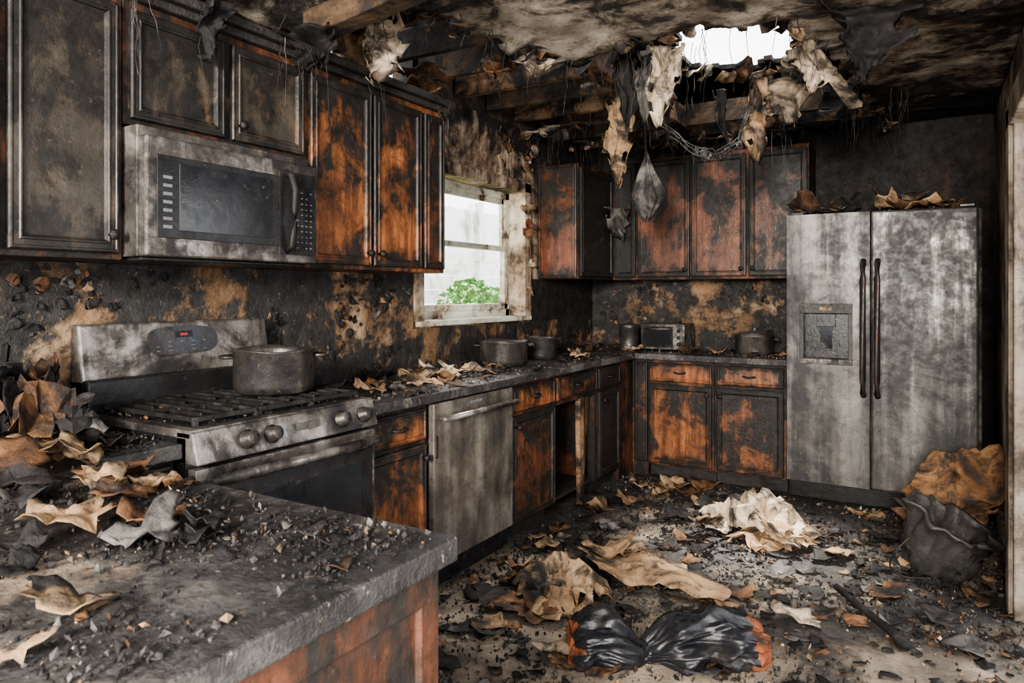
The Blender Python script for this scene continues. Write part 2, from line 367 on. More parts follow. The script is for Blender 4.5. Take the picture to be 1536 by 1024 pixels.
# ------------------------------------------------------------------ cabinets
CT=.85
def basecab(u0,u1,side,face,dep,drawer=None,door=None,body='body',toe=.09):
    cx=((u0+u1)/2)
    e=grp('base_cabinet',(face-dep/2,cx,0) if side=='L' else (cx,face+dep/2,0)); b=MB()
    if side=='L':
        b.box(face-dep,face,u0,u1,toe,CT-.004,body); b.box(face-dep,face-.06,u0,u1,0,toe,'char')
    else:
        b.box(u0,u1,face,face+dep,toe,CT-.001,body); b.box(u0,u1,face+.06,face+dep,0,toe,'char')
    b.build('carcass',e,bevel=.003)
    ed='YZ' if side=='L' else 'XZ'
    if drawer:
        panel('drawer_front',e,side,face,u0+.015,u1-.015,.695,.83,wood(drawer[0],drawer[1],ed),DPROF); pull(e,side,face,(u0+u1)/2,.765)
    if door:
        a=u0+.015;c=u1-.015
        panel('door',e,side,face,a,c,.105,.675,wood(door[0],door[1],ed),knob=((c-.03) if door[2]=='r' else (a+.03),.62))
    return e
basecab(1.05,1.278,'L',.60,.58,drawer=('or',.42))
basecab(2.065,2.478,'L',.60,.58,('or',.46),('or',.34,'r'))
basecab(3.185,3.70,'L',.60,.58,('or',.42),('rd',.48,'l'))
e=grp('base_cabinet',(.3,4.0,0)); b=MB()
b.box(.02,.60,3.702,3.73,.09,CT-.001,'body'); b.box(.02,.60,4.285,4.31,.09,CT-.001,'body'); b.box(.02,.58,3.73,4.285,.09,.11,'char'); b.box(.02,.04,3.73,4.285,.11,CT-.001,'char')
b.box(.57,.60,3.73,4.285,.80,CT-.001,'body'); b.box(.57,.60,3.73,4.285,.665,.70,'body')
b.hexa([(.575,4.06,.0),(.565,4.06,.67),(.575,4.13,.0),(.565,4.12,.67),(.60,4.06,.0),(.60,4.06,.67),(.60,4.13,.0),(.60,4.12,.67)],'beam')
b.hexa([(.50,4.22,.0),(.54,4.20,.67),(.50,4.26,.0),(.54,4.25,.67),(.53,4.22,.0),(.58,4.20,.67),(.53,4.26,.0),(.58,4.25,.67)],'brown')
b.build('carcass',e,bevel=.002)
panel('drawer_front',e,'L',.60,3.72,4.29,.695,.83,wood('or',.48),DPROF); pull(e,'L',.6,4.0,.765)
basecab(4.312,4.70,'L',.60,.58,('dk',.75),('dk',.8,'l'))
e=grp('base_cabinet',(.3,5.2,0)); b=MB(); b.box(.02,.60,4.702,5.54,.0,CT-.001,'body'); b.box(.60,.725,4.97,5.54,.0,CT-.001,'body'); b.build('carcass',e,bevel=.002)
panel('filler_panel',e,'B',4.97,.62,.72,.10,.83,wood('rd',.55,'XZ'),DPROF)
basecab(.728,1.21,'B',4.95,.59,('or',.38),('or',.42,'r'))
basecab(1.212,1.685,'B',4.95,.59,('or',.36),('or',.52,'l'))
UF=.33
def wallcab(side,u0,u1,z0,z1,doors,face,dep=.325,body='body'):
    e=grp('wall_cabinet',(dep/2,(u0+u1)/2,z0) if side=='L' else ((u0+u1)/2,face+dep/2,z0)); b=MB()
    if side=='L': b.box(face-dep,face,u0,u1,z0,z1,body)
    else: b.box(u0,u1,face,face+dep,z0,z1,body)
    b.build('carcass',e,bevel=.003)
    ed='YZ' if side=='L' else 'XZ'
    for (a,c,kd,so,kn) in doors:
        kb=None
        if kn: kb=((c-.03) if kn=='r' else (a+.03), z0+.075)
        panel('door',e,side,face,a,c,z0+.02,z1-.03,wood(kd,so,ed),knob=kb)
    return e
ZT=2.26
wallcab('L',.30,1.28,1.435,ZT,[(.32,.62,'dk',.48,'l'),(.635,.935,'dk',.48,'l'),(.955,1.262,'dk',.47,'r')],UF)
wallcab('L',1.282,2.03,1.865,ZT,[(1.30,1.645,'dk',.54,None),(1.675,2.015,'dk',.49,'l')],UF)
wallcab('L',2.032,2.98,1.435,ZT,[(2.05,2.412,'or',.39,'r'),(2.43,2.775,'or',.49,'l'),(2.80,2.965,'rd',.57,None)],UF,body='bodyor')
b=MB(); b.box(.005,.36,.30,3.0,2.26,2.29,'char'); b.box(.005,.385,.28,3.02,2.29,2.325,'char'); b.build('trim_2',bevel=.008)
ce=wallcab('L',4.60,5.228,1.435,2.27,[(4.62,5.20,'dk',.7,None)],UF)
panel('end_panel',ce,'B',4.598,.01,.325,1.44,2.265,wood('rd',.38,'XZ'),DPROF)
wallcab('B',.332,1.785,1.435,2.37,[(.355,.53,'dk',.85,None),(.548,.955,'rd',.42,'r'),(.97,1.365,'rd',.38,'r'),(1.385,1.775,'rd',.50,'l')],5.23)

e=grp('peninsula_cabinet',(1.0,.6,0)); b=MB()
b.box(.02,1.75,.24,1.02,.09,CT-.005,'body'); b.box(.02,1.70,.30,.97,0,.09,'char'); b.build('carcass',e,bevel=.003)
pm=burnt('peninsula_end_wood',RD,.46,GR,2.2,2.8,.36,.5,drip=.85,bump=.3,ash=.25,coat=.12,sharp=.07,stain=WST,sootc=WSO,stw=.13)
panel('end_panel',e,'L',1.75,.25,1.015,.09,.84,pm,[(0,-.001),(0,.012),(.003,.014),(.05,.014),(.055,.004),(.07,.004)])
def Lprism(b,pts,z0,z1,m):
    n=len(pts); vs=[(x,y,z0) for x,y in pts]+[(x,y,z1) for x,y in pts]
    b.add(vs,[tuple(range(n))[::-1],tuple(range(n,2*n))]+[(i,(i+1)%n,n+(i+1)%n,n+i) for i in range(n)],m)
b=MB(); Lprism(b,[(.002,2.064),(.64,2.064),(.64,4.92),(1.692,4.92),(1.692,5.558),(.002,5.558)],.85,.892,'counter'); b.build('kitchen_countertop',bevel=.005)
b=MB(); Lprism(b,[(.002,.16),(1.783,.16),(1.783,1.048),(.64,1.048),(.64,1.279),(.002,1.279)],.847,.892,'counter'); b.build('peninsula_countertop',bevel=.005)
b=MB(); b.box(.001,.014,-.2,3.12,.893,1.45,'splash'); b.box(.001,.014,3.12,5.55,.893,1.13,'splash'); b.box(.001,.014,4.48,5.55,1.13,1.435,'wallb'); b.build('trim_3')
b=MB(); b.box(.016,1.70,5.545,5.559,.893,1.435,'splash'); b.build('trim_4')
b=MB(); b.revolve([(0,.012),(.04,.012),(.05,.006),(.052,0)],(.015,.92,1.23),'grey',24,mat4=Matrix.Rotation(math.pi/2,4,'Y')); b.build('wall_outlet_cover')

# ------------------------------------------------------------------ dishwasher
e=grp('dishwasher',(.3,2.83,0)); b=MB(); b.box(.03,.60,2.485,3.178,.02,.845,'black'); b.box(.55,.58,2.50,3.165,.0,.11,'black'); b.build('tub',e)
b=MB(); b.box(.602,.635,2.492,3.172,.12,.842,'steel_dw'); b.build('door',e,bevel=.006)
b=MB(); b.tube([(.636,2.53,.775),(.675,2.53,.775)],.009,'steel'); b.tube([(.636,3.13,.775),(.675,3.13,.775)],.009,'steel'); b.tube([(.675,2.51,.775),(.677,2.83,.775),(.675,3.15,.775)],.013,'steel',14)
b.build('handle',e); b=MB(); b.box(.635,.637,2.78,2.88,.81,.822,'btn'); b.box(.635,.639,2.51,2.517,.60,.70,'black'); b.build('badge',e)

# ------------------------------------------------------------------ range
ya,yb=1.284,2.058
e=grp('gas_range',(.35,1.67,0)); b=MB()
b.box(.03,.645,ya,yb,.05,.905,'black'); b.box(.05,.60,ya+.03,yb-.03,0,.05,'black')
b.build('body',e)
b=MB(); b.box(.03,.665,ya,yb,.905,.93,'steel'); b.box(.11,.635,ya+.03,yb-.03,.929,.934,'black'); b.build('cooktop',e,bevel=.004)
b=MB(); b.hexa([(.60,ya,.83),(.60,ya,.925),(.60,yb,.83),(.60,yb,.925),(.70,ya,.83),(.672,ya,.925),(.70,yb,.83),(.672,yb,.925)],'steel'); b.build('control_panel',e,bevel=.005)
b=MB()
nrm=Vector((.095,0,.028)).normalized(); q=nrm.to_track_quat('Z','Y').to_matrix().to_4x4()
for y in (1.465,1.56,1.87,1.985):
    c=Vector((.687,y,.877)); b.revolve([(.0,0),(.030,0),(.030,.006),(.024,.010),(.022,.034),(.018,.038),(0,.038)],c,'potm',22,mat4=q)
    c2=c+nrm*.038; b.box(c2.x-.002,c2.x+.006,y-.004,y+.004,c2.z-.018,c2.z+.018,'black')
b.build('control_knobs',e)
b=MB(); b.box(.692,.697,1.66,1.76,.872,.895,'grey'); b.build('badge',e)
b=MB(); b.box(.647,.685,ya+.006,yb-.006,.235,.815,'steel'); b.box(.684,.687,ya+.02,yb-.02,.26,.75,'black'); b.box(.684,.689,ya+.08,yb-.08,.32,.70,'glass_dk'); b.build('oven_door',e,bevel=.003)
b=MB(); b.box(.647,.685,ya+.006,yb-.006,.06,.222,'steel'); b.build('storage_drawer',e,bevel=.004)
b=MB(); 
for y in (ya+.05,yb-.05): b.tube([(.684,y,.778),(.735,y,.785)],.011,'steel')
b.tube([(.737,ya+.02,.785),(.742,1.67,.785),(.737,yb-.02,.785)],.016,'steel',14); b.build('oven_handle',e)
b=MB()
for k in range(3):
    g0=ya+.045+k*.232; g1=g0+.222
    for x in (.125,.375,.625): b.box(x-.006,x+.006,g0,g1,.945,.960,'cast')
    for y in (g0,(g0+g1)/2,g1): b.box(.125,.625,y-.006,y+.006,.945,.960,'cast')
    for y in (g0+.055,g1-.055): 
        b.box(.17,.33,y-.004,y+.004,.945,.962,'cast'); b.box(.42,.58,y-.004,y+.004,.945,.962,'cast')
    for x in (.125,.625):
        for y in (g0,g1): b.box(x-.008,x+.008,y-.008,y+.008,.932,.95,'cast')
b.build('grates',e,bevel=.002)
b=MB()
for x,y in ((.25,1.44),(.5,1.44),(.37,1.67),(.25,1.90),(.5,1.90)):
    b.revolve([(0,.933),(.055,.933),(.055,.938),(.04,.939),(.04,.946),(.032,.951),(0,.951)],(x,y,0),'cast',22)
b.build('burners',e)
b=MB(); b.hexa([(.02,ya,.93),(.02,ya,1.225),(.02,yb,.93),(.02,yb,1.225),(.115,ya,.93),(.065,ya,1.225),(.115,yb,.93),(.065,yb,1.225)],'steel')
b.box(.02,.128,ya+.0,yb-.0,.93,1.04,'black'); b.build('backguard',e,bevel=.008)
def bgp(y,z,n=.003): return (.115-.05*(z-.93)/.295+n,y,z)
vs=[];cy,cz=1.665,1.155
for k in range(28):
    t=2*math.pi*k/28; c_,s_=math.cos(t),math.sin(t)
    vs.append(bgp(cy+.145*math.copysign(abs(c_)**.5,c_),cz+.052*math.copysign(abs(s_)**.7,s_)))
b=MB(); b.add(vs,[tuple(range(28))],'bluegl')
def q4(y0,y1,z0,z1,m,n=.005): b.add([bgp(y0,z0,n),bgp(y1,z0,n),bgp(y1,z1,n),bgp(y0,z1,n)],[(0,1,2,3)],m)
q4(1.63,1.70,1.165,1.19,'black'); q4(1.65,1.68,1.172,1.181,'red',.006)
for i in range(5):
    for j in range(3):
        if R()<.75: q4(1.55+i*.048,1.565+i*.048,1.117+j*.016,1.120+j*.016,'btn',.005)
b.build('display',e,recalc=False)

# ------------------------------------------------------------------ microwave
e=grp('over_range_microwave',(.2,1.65,1.45)); my0,my1,mz0,mz1=1.286,1.985,1.446,1.822
b=MB(); b.box(.01,.40,my0,my1,mz0,mz1+.035,'steel'); b.box(.02,.39,my0+.02,my1-.02,mz0-.012,mz0,'black'); b.build('case',e,bevel=.004)
def rect(b,u0,u1,v0,v1,n0,n1,m): b.box(.402+n0,.402+n1,u0,u1,v0,v1,m)
b=MB(); rect(b,my0,my1,mz0,mz1,0,.045,'steel'); b.build('door',e,bevel=.007)
b=MB(); rect(b,my0+.035,1.80,1.505,1.765,.044,.048,'black'); rect(b,1.80,1.972,1.475,1.785,.044,.048,'black'); b.build('black_trim',e,bevel=.004)
b=MB(); rect(b,my0+.11,1.765,1.53,1.745,.047,.050,'glass_dk'); b.build('door_window',e,bevel=.002)
b=MB()
for i in range(4):
    for j in range(11):
        if R()<.75: rect(b,1.880+i*.022,1.889+i*.022,1.50+j*.021,1.505+j*.021,.048,.0495,'btn')
for j in range(7): rect(b,my0+.055,my0+.085,1.535+j*.026,1.545+j*.026,.048,.0495,'btn')
b.build('buttons',e)
b=MB(); b.tube([(.446,1.835,1.49),(.478,1.835,1.505),(.495,1.835,1.56),(.498,1.835,1.635),(.495,1.835,1.71),(.478,1.835,1.765),(.446,1.835,1.78)],.013,'cast',14); b.build('handle',e)

# ------------------------------------------------------------------ refrigerator
e=grp('refrigerator',(2.2,5.1,0)); fy=4.86
b=MB(); b.box(1.705,2.765,4.945,5.20,.03,1.83,'grey'); b.box(1.72,2.73,5.0,5.19,0,.03,'black'); b.build('cabinet',e,bevel=.006)
fx=2.188
b=MB(); b.box(fx+.004,2.745,fy,4.94,.125,1.835,'fridge'); b.build('fresh_food_door',e,bevel=.012)
dx0,dx1,dz0,dz1=1.785,2.085,.885,1.262
b=MB(); L,Rr=1.702,fx-.004
b.box(L,dx0,fy,4.94,.125,1.835,'fridge'); b.box(dx1,Rr,fy,4.94,.125,1.835,'fridge'); b.box(dx0,dx1,fy,4.94,dz1,1.835,'fridge'); b.box(dx0,dx1,fy,4.94,.125,dz0,'fridge'); b.box(dx0,dx1,4.925,4.94,dz0,dz1,'black')
o=b.build('freezer_door',e)
bm=bmesh.new(); bm.from_mesh(o.data); bmesh.ops.remove_doubles(bm,verts=bm.verts,dist=.0005)
seen={}
for f in bm.faces: seen.setdefault(tuple(round(c,3) for c in f.calc_center_median()),[]).append(f)
bmesh.ops.delete(bm,geom=[f for v in seen.values() if len(v)>1 for f in v],context='FACES'); bm.to_mesh(o.data); bm.free()
b=MB(); 
b.box(dx0-.004,dx1+.004,fy-.006,fy+.01,1.205,dz1+.004,'pail'); b.box(dx0-.004,dx0+.02,fy-.006,fy+.01,dz0,1.205,'pail'); b.box(dx1-.02,dx1+.004,fy-.006,fy+.01,dz0,1.205,'pail'); b.box(dx0-.004,dx1+.004,fy-.012,4.92,dz0-.004,dz0+.03,'steel')
b.box(1.90,1.97,fy-.009,fy,1.222,1.245,'tan'); b.box(1.88,1.99,4.87,4.93,1.12,1.20,'black'); b.box(1.90,1.97,4.89,4.92,.98,1.13,'glass_dk'); b.box(dx0+.02,dx1-.02,fy,4.92,dz0+.03,dz0+.035,'grey')
b.box(dx0+.02,dx1-.02,4.915,4.925,dz0+.03,1.2,'black')
b.build('ice_dispenser',e,bevel=.002)
b=MB()
for x in (fx-.038,fx+.040):
    b.tube([(x,fy,1.53),(x,fy-.045,1.51),(x,fy-.058,1.42),(x,fy-.062,1.12),(x,fy-.058,.80),(x,fy-.045,.72),(x,fy,.70)],.0175,'hand',14)
b.build('door_handles',e)
b=MB(); b.box(1.71,2.74,4.90,4.95,.015,.118,'black')
for k in range(7): b.box(1.73,2.72,4.893,4.902,.025+k*.013,.031+k*.013,'cast')
b.build('kick_grille',e)
b=MB(); b.box(1.72,1.80,4.89,5.0,1.836,1.856,'black'); b.box(2.65,2.73,4.89,5.0,1.836,1.856,'black'); b.build('hinge_covers',e,bevel=.005)

# ------------------------------------------------------------------ pots etc.
def pot(name,c,r,h,mat='potm',handles='loop',ang=0.,lid=False):
    e=grp(name,c); b=MB()
    def dent(p,t): 
        k=1+.02*math.sin(2*t+c[0]*9); return Vector((p.x*k,p.y*k,p.z+.004*math.sin(3*t)*(p.z/h)))
    b.revolve([(0,0),(r*.9,0),(r*.96,.006),(r,.03),(r,h*.95),(r*1.04,h),(r*1.04,h+.006),(r*.97,h+.006),(r*.95,h*.9),(r*.94,.02),(r*.6,.012),(0,.012)],c,mat,44,dent); b.build('pot_body',e)
    b=MB()
    if handles=='loop':
        for s in (0,math.pi):
            a=ang+s; d=Vector((math.cos(a),math.sin(a),0)); t=Vector((-d.y,d.x,0)); C=Vector(c)+Vector((0,0,h*.86))
            b.tube([C+d*(r*.99)-t*.04,C+d*(r+.03)-t*.035,C+d*(r+.042),C+d*(r+.03)+t*.035,C+d*(r*.99)+t*.04],.0065,mat,8)
    else:
        d=Vector((math.cos(ang),math.sin(ang),0)); C=Vector(c)+Vector((0,0,h*.85)); b.tube([C+d*r*.98,C+d*(r+.06)+Vector((0,0,.012)),C+d*(r+.19)+Vector((0,0,.03))],.010,'cast',10)
    b.build('handles',e)
    if lid:
        b=MB(); b.revolve([(r*1.02,h+.004),(r*1.03,h+.01),(r*.6,h+.03),(.02,h+.04),(.018,h+.05),(.024,h+.06),(0,h+.064)],c,mat,40); b.build('lid',e)
pot('cooking_pot',(.385,1.83,.963),.148,.155,ang=.9)
pot('cooking_pot',(.24,3.72,.893),.15,.14,ang=.7,mat='potm')
pot('saucepan',(.26,4.17,.893),.10,.14,handles='long',ang=1.1)
pot('stock_pot_with_lid',(1.42,5.24,.893),.13,.13,ang=.2,lid=True)
b=MB(); b.revolve([(0,0),(.075,0),(.078,.006),(.078,.012),(.075,.016),(.075,.165),(.080,.17),(.080,.195),(.074,.20),(.02,.204),(.018,.215),(0,.217)],(.50,5.16,.893),'potm',32); b.build('storage_canister')
e=grp('toaster_oven',(.76,5.3,.893)); b=MB(); b.box(.59,.93,5.17,5.42,.905,1.10,'steel'); 
for x in (.61,.91):
    for y in (5.19,5.40): b.box(x-.012,x+.012,y-.012,y+.012,.893,.906,'black')
b.build('case',e,bevel=.012)
b=MB(); b.box(.605,.845,5.163,5.171,.925,1.08,'black'); b.box(.625,.825,5.160,5.164,.945,1.045,'glass_dk'); b.tube([(.63,5.163,1.062),(.63,5.143,1.062),(.82,5.143,1.062),(.82,5.163,1.062)],.006,'steel',8)
for z in (.95,1.0,1.05): b.revolve([(0,0),(.014,0),(.012,.014),(0,.015)],(.887,5.17,z),'black',14,mat4=Matrix.Rotation(math.pi/2,4,'X'))
b.build('front',e)

# ------------------------------------------------------------------ debris helpers
def flake(b,c,r,mat,curl=.5,asp=1.,tilt=.15,seed=None,rot=None,rings=4,seg=16,fold=.12,normal=None,cdir=None,jag=1.):
    s=U(0,100) if seed is None else seed; rot=U(0,6.28) if rot is None else rot
    pts=[];fs=[]
    cd=U(0,3.14) if cdir is None else cdir
    for i in range(rings+1):
        q=i/rings
        for k in range(seg if i else 1):
            t=2*math.pi*k/seg
            rr=r*q*(.78+.38*N3(math.cos(t)*1.3+s,math.sin(t)*1.3,s)+ .28*jag*N3(math.cos(t)*4+s,math.sin(t)*4,s+9)+ .20*jag*N3(math.cos(t)*9+s,math.sin(t)*9,s+19))
            x=math.cos(t)*rr; y=math.sin(t)*rr*asp
            w=(x*math.cos(cd)+y*math.sin(cd))/r; w2=(-x*math.sin(cd)+y*math.cos(cd))/r
            z=r*(curl*w*w*(1+.5*w2)+fold*N3(x/r*2.2+s,y/r*2.2,s)+fold*.4*N3(x/r*6,y/r*6,s))
            pts.append(Vector((x,y,z)))
    for k in range(seg): fs.append((0,1+k,1+(k+1)%seg))
    for i in range(1,rings):
        for k in range(seg):
            a=1+(i-1)*seg; k2=(k+1)%seg; fs.append((a+k,a+seg+k,a+seg+k2,a+k2))
    q=Euler((U(-tilt,tilt),U(-tilt,tilt),rot)).to_matrix(); pts=[q@p for p in pts]
    mz=min(p.z for p in pts)
    if normal is None: pts=[p+Vector((c[0],c[1],c[2]-mz+.001)) for p in pts]
    else:
        qq=Vector(normal).to_track_quat('Z','Y').to_matrix(); pts=[Vector(c)+qq@Vector((p.x,p.y,p.z-mz+.001)) for p in pts]
    b.add(pts,fs,mat,True)
def chip(b,c,s,mat):
    q=Euler((U(0,6),U(0,6),U(0,6))).to_matrix(); sc=Vector((s*U(.5,1.3),s*U(.5,1.1),s*U(.25,.7)))
    base=[(1,0,0),(-1,0,0),(0,1,0),(0,-1,0),(0,0,1),(0,0,-1)]
    pts=[]
    for p in base:
        v=Vector((p[0]*sc.x*U(.7,1.2),p[1]*sc.y*U(.7,1.2),p[2]*sc.z*U(.7,1.2))); v+=Vector((U(-.3,.3),U(-.3,.3),U(-.3,.3)))*s*.5
        pts.append(q@v)
    mz=min(p.z for p in pts)*.9
    b.add([p+Vector((c[0],c[1],c[2]-mz)) for p in pts],[(0,2,4),(2,1,4),(1,3,4),(3,0,4),(2,0,5),(1,2,5),(3,1,5),(0,3,5)],mat)
def pick(ws):
    t=U(0,sum(w for _,w in ws))
    for m_,w in ws:
        t-=w
        if t<=0: return m_
    return ws[0][0]
CH=[('blk',4),('char',3.6),('grey',4.2),('brown',1.0),('tan',.9),('beige',.35)]
FL=[('blk',3),('char',2.6),('grey',3.4),('brown',2.1),('tan',1.1),('beige',.3)]
def crumple(b,c,w,d,h,mat,seed,n=16,rot=0,dome=.8):
    q=Matrix.Rotation(rot,3,'Z'); vs={};fs=[];pts=[]
    random.seed(seed)
    for i in range(n+1):
        for j in range(n+1):
            u=-1+2*i/n+U(-.3,.3)/n*1.8; v=-1+2*j/n+U(-.3,.3)/n*1.8
            rr=math.hypot(u,v)
            lim=.92+.25*N3(u*2/(rr+.1)+seed,v*2/(rr+.1),seed)
            env=max(0,1-(rr/1.02)**2.4*dome)
            z=env*(.62+.35*(1-abs(N3(u*2.3+seed,v*2.3,seed*.7))*3)+.30*(1-abs(N3(u*5+seed,v*5,seed*.3))*2.6))*.75+U(-.09,.09)*env
            z=max(0,z)
            p=Vector((u*w/2+.11*w*N3(v*4,u*4,seed),v*d/2+.11*d*N3(u*4+9,v*4,seed),z*h+.004*R()))
            vs[(i,j)]=(len(pts),rr<lim*1.05); pts.append(q@p+Vector(c))
    for i in range(n):
        for j in range(n):
            ids=[vs[k] for k in ((i,j),(i+1,j),(i+1,j+1),(i,j+1))]
            if all(x[1] for x in ids):
                a=[x[0] for x in ids]
                if R()<.5: fs+= [(a[0],a[1],a[2]),(a[0],a[2],a[3])]
                else: fs+= [(a[0],a[1],a[3]),(a[1],a[2],a[3])]
    b.add(pts,fs,mat)

# floor debris
random.seed(11)
blocks=[(0,.60,1.0,5.6),(.5,1.7,4.93,5.6),(1.68,2.8,4.84,5.6),(0,1.78,-1,1.06),(0,.72,1.0,2.1)]
def ok(x,y): return not any(a<x<c and d<y<e_ for a,c,d,e_ in blocks)
b=MB(); n=0
while n<16000:
    x=U(.55,2.84); y=1.0+4.0*(R()**.9)
    if not ok(x,y): continue
    dens=.55+.9*N3(x*2.2,y*2.2,3)
    if y<3.1 and x>1.6: dens-=.15
    if R()>dens+.15: continue
    chip(b,(x,y,0),.003+.012*R()**2.6,pick(CH)); n+=1
b.build('floor_char_debris',recalc=False)
b=MB(); n=0
while n<1500:
    x=U(.60,2.83); y=U(1.3,4.95)
    if not ok(x,y): continue
    if R()>.45+.8*N3(x*2.5,y*2.5,7)+(.25 if y>3.9 else 0)-(.2 if y<3.1 and x>1.7 else 0): continue
    r=.010+.042*R()**2.8
    flake(b,(x,y,0),r,pick(FL),U(.1,.7),U(.5,1),.25,rings=2,seg=9); n+=1
b.build('floor_paint_flakes',solid=.0015,recalc=False)
b=MB(); n=0
while n<120:
    x=U(.66,2.76); y=U(1.6,4.75)
    if not ok(x,y): continue
    if y<3 and x>1.6 and R()<.6: continue
    flake(b,(x,y,.002),U(.04,.10),pick([('blk',2.5),('char',2),('grey',3),('brown',2),('tan',1)]),U(.1,.5),U(.5,1),.18,fold=.2); n+=1
for (x,y,r,m_,cu) in [(1.0,4.45,.10,'tan',.5),(1.15,4.55,.12,'brown',.6),(.85,4.25,.12,'tan',.4),(1.3,4.4,.11,'tan',.4),(.78,3.95,.13,'tan',.6),(.8,4.6,.10,'tan',.3),(1.5,4.6,.12,'grey',.4),
   (1.95,4.1,.12,'tan',.3),(1.85,3.95,.13,'beige',.4),(2.1,3.9,.12,'tan',.15),(1.25,4.1,.16,'blk',.5),(1.4,4.25,.14,'blk',.6),(1.0,4.7,.12,'tan',.4),(1.2,4.75,.11,'brown',.4),
   (.98,2.55,.09,'brown',.5),(1.02,2.35,.09,'tan',.4),(.9,2.75,.10,'brown',.5),(1.33,2.30,.095,'beige',.15),(2.06,3.05,.12,'beige',.10),(2.35,3.5,.10,'brown',.3),(2.55,3.35,.10,'char',.3),(2.3,4.3,.12,'blk',.3),(.74,3.5,.09,'brown',.4),(.80,3.25,.08,'tan',.5),(1.5,3.6,.10,'blk',.4),(1.9,3.5,.12,'grey',.2),(.95,3.7,.1,'grey',.4)]:
    flake(b,(x,y,.004),r,m_,cu,U(.6,.95),.2,fold=.25,seg=22)
b.build('floor_charred_sheets',solid=.003,recalc=False)
b=MB(); crumple(b,(1.12,2.72,.0),.50,.42,.23,'tan',3,19); crumple(b,(1.08,2.66,.0),.56,.38,.10,'brown',4,15,.5); 
random.seed(77)
for k in range(6): flake(b,(1.12+U(-.2,.2),2.68+U(-.16,.1),U(.0,.05)),U(.08,.13),pick([('tan',3),('brown',2.5)]),.6,.6,.4,rings=5,seg=22,fold=.4)
b.build('crumpled_paper',solid=.002,recalc=False)
b=MB(); crumple(b,(1.66,4.08,.0),.54,.44,.27,'beige',12,20); crumple(b,(1.78,3.96,.0),.50,.42,.10,'tan',15,15,.7); crumple(b,(1.55,4.2,.0),.5,.5,.12,'beige',19,14,.3)
random.seed(78)
for k in range(8): flake(b,(1.68+U(-.24,.24),4.0+U(-.17,.1),U(.0,.06)),U(.08,.15),pick([('tan',2),('beige',4),('brown',1)]),.6,.6,.4,rings=5,seg=22,fold=.35)
b.build('drywall_rubble_heap',solid=.003,recalc=False)
random.seed(79)
b=MB(); flake(b,(1.34,3.18,.004),.40,'tan',.18,.66,.04,seed=31.3,rot=-.28,rings=12,seg=48,fold=.11,cdir=1.3,jag=.6); flake(b,(1.12,3.32,.02),.17,'tan',.4,.7,.12,rings=8,seg=30,fold=.2); b.build('torn_cardboard_sheet',solid=.003,recalc=False)
b=MB(); crumple(b,(.19,1.06,.893),.36,.38,.24,'brown',31,16); crumple(b,(.16,.92,.893),.28,.32,.28,'blk',33,14); crumple(b,(.33,1.13,.893),.2,.2,.12,'blk',35,10)
random.seed(80)
for k in range(12): flake(b,(.20+U(-.08,.1),1.03+U(-.14,.14),.93+U(0,.12)),U(.08,.12),pick([('blk',3),('brown',1.5),('grey',1),('char',1)]),.9,.6,.9,rings=5,seg=18,fold=.3)
b.build('burnt_paper_pile',solid=.002,recalc=False)
random.seed(5)
b=MB(); b.tube([(2.15,3.42,.035),(2.26,3.26,.030),(2.36,3.12,.026),(2.44,3.00,.022)],.014,'blk',8,.017); b.build('charred_stick')
def scatter(name,rects,nch,nfl,zz,fl=FL,ch=CH,rmax=.05,big=[],cs=.011,avoid=[]):
    b=MB()
    def bad(x,y,m=0): return any(math.hypot(x-a,y-c)<r+m for a,c,r in avoid)
    for k in range(nch):
        a=random.choice(rects); x=U(a[0],a[1]);y=U(a[2],a[3])
        if R()>.45+1.1*N3(x*4,y*4,zz) or bad(x,y): continue
        chip(b,(x,y,zz),.002+cs*R()**2.6,pick(ch))
    b2=MB()
    for k in range(nfl):
        a=random.choice(rects); x=U(a[0]+.03,a[1]-.03);y=U(a[2]+.03,a[3]-.03)
        if R()>.5+1.0*N3(x*4,y*4,zz) or bad(x,y,.03): continue
        flake(b2,(x,y,zz),.010+rmax*R()**2.2,pick(fl),U(.1,.8),U(.5,1),.35,rings=2,seg=10)
    for (x,y,r,m_,cu,asp) in big:
        if not bad(x,y,r*.7): flake(b2,(x,y,zz+.003),r,m_,cu,asp,.22,fold=.28,rings=6,seg=26)
    e=grp(name,(rects[0][0],rects[0][2],zz)); b.build('char_chips',e,recalc=False); b2.build('flakes',e,solid=.0018,recalc=False)
scatter('peninsula_debris',[(.05,1.76,.2,1.03),(.6,1.74,.4,1.02),(.05,.6,1.0,1.27)],15000,260,.892,fl=[('blk',4),('char',3),('grey',3.5),('brown',1.4),('tan',.6)],ch=[('blk',6),('char',4),('grey',4),('brown',.5),('tan',.4)],rmax=.03,cs=.0070,big=[
  (1.14,.70,.105,'tan',.35,.75),(1.33,.74,.085,'grey',.5,.8),(1.25,.80,.07,'brown',.6,.8),(1.52,.52,.075,'tan',.35,.6),(1.585,.42,.06,'tan',.6,.6),(.72,.94,.17,'tan',.3,.5),(.86,.96,.11,'brown',.4,.6),(1.0,.96,.08,'tan',.3,.6),
  (.95,.88,.10,'tan',.4,.6),(1.05,.86,.08,'brown',.5,.8),(.70,.80,.14,'brown',.4,.7),(.55,.95,.12,'tan',.4,.8),(1.08,.97,.06,'brown',.5,.6),(.9,.76,.09,'grey',.5,.7),(.45,1.12,.09,'grey',.5,.8),(.53,1.16,.07,'brown',.5,.8),
  (1.36,.84,.06,'blk',.5,.8),(1.42,.78,.05,'blk',.6,.8),(1.2,.6,.05,'blk',.6,.8),(1.3,.55,.045,'blk',.6,.8)])
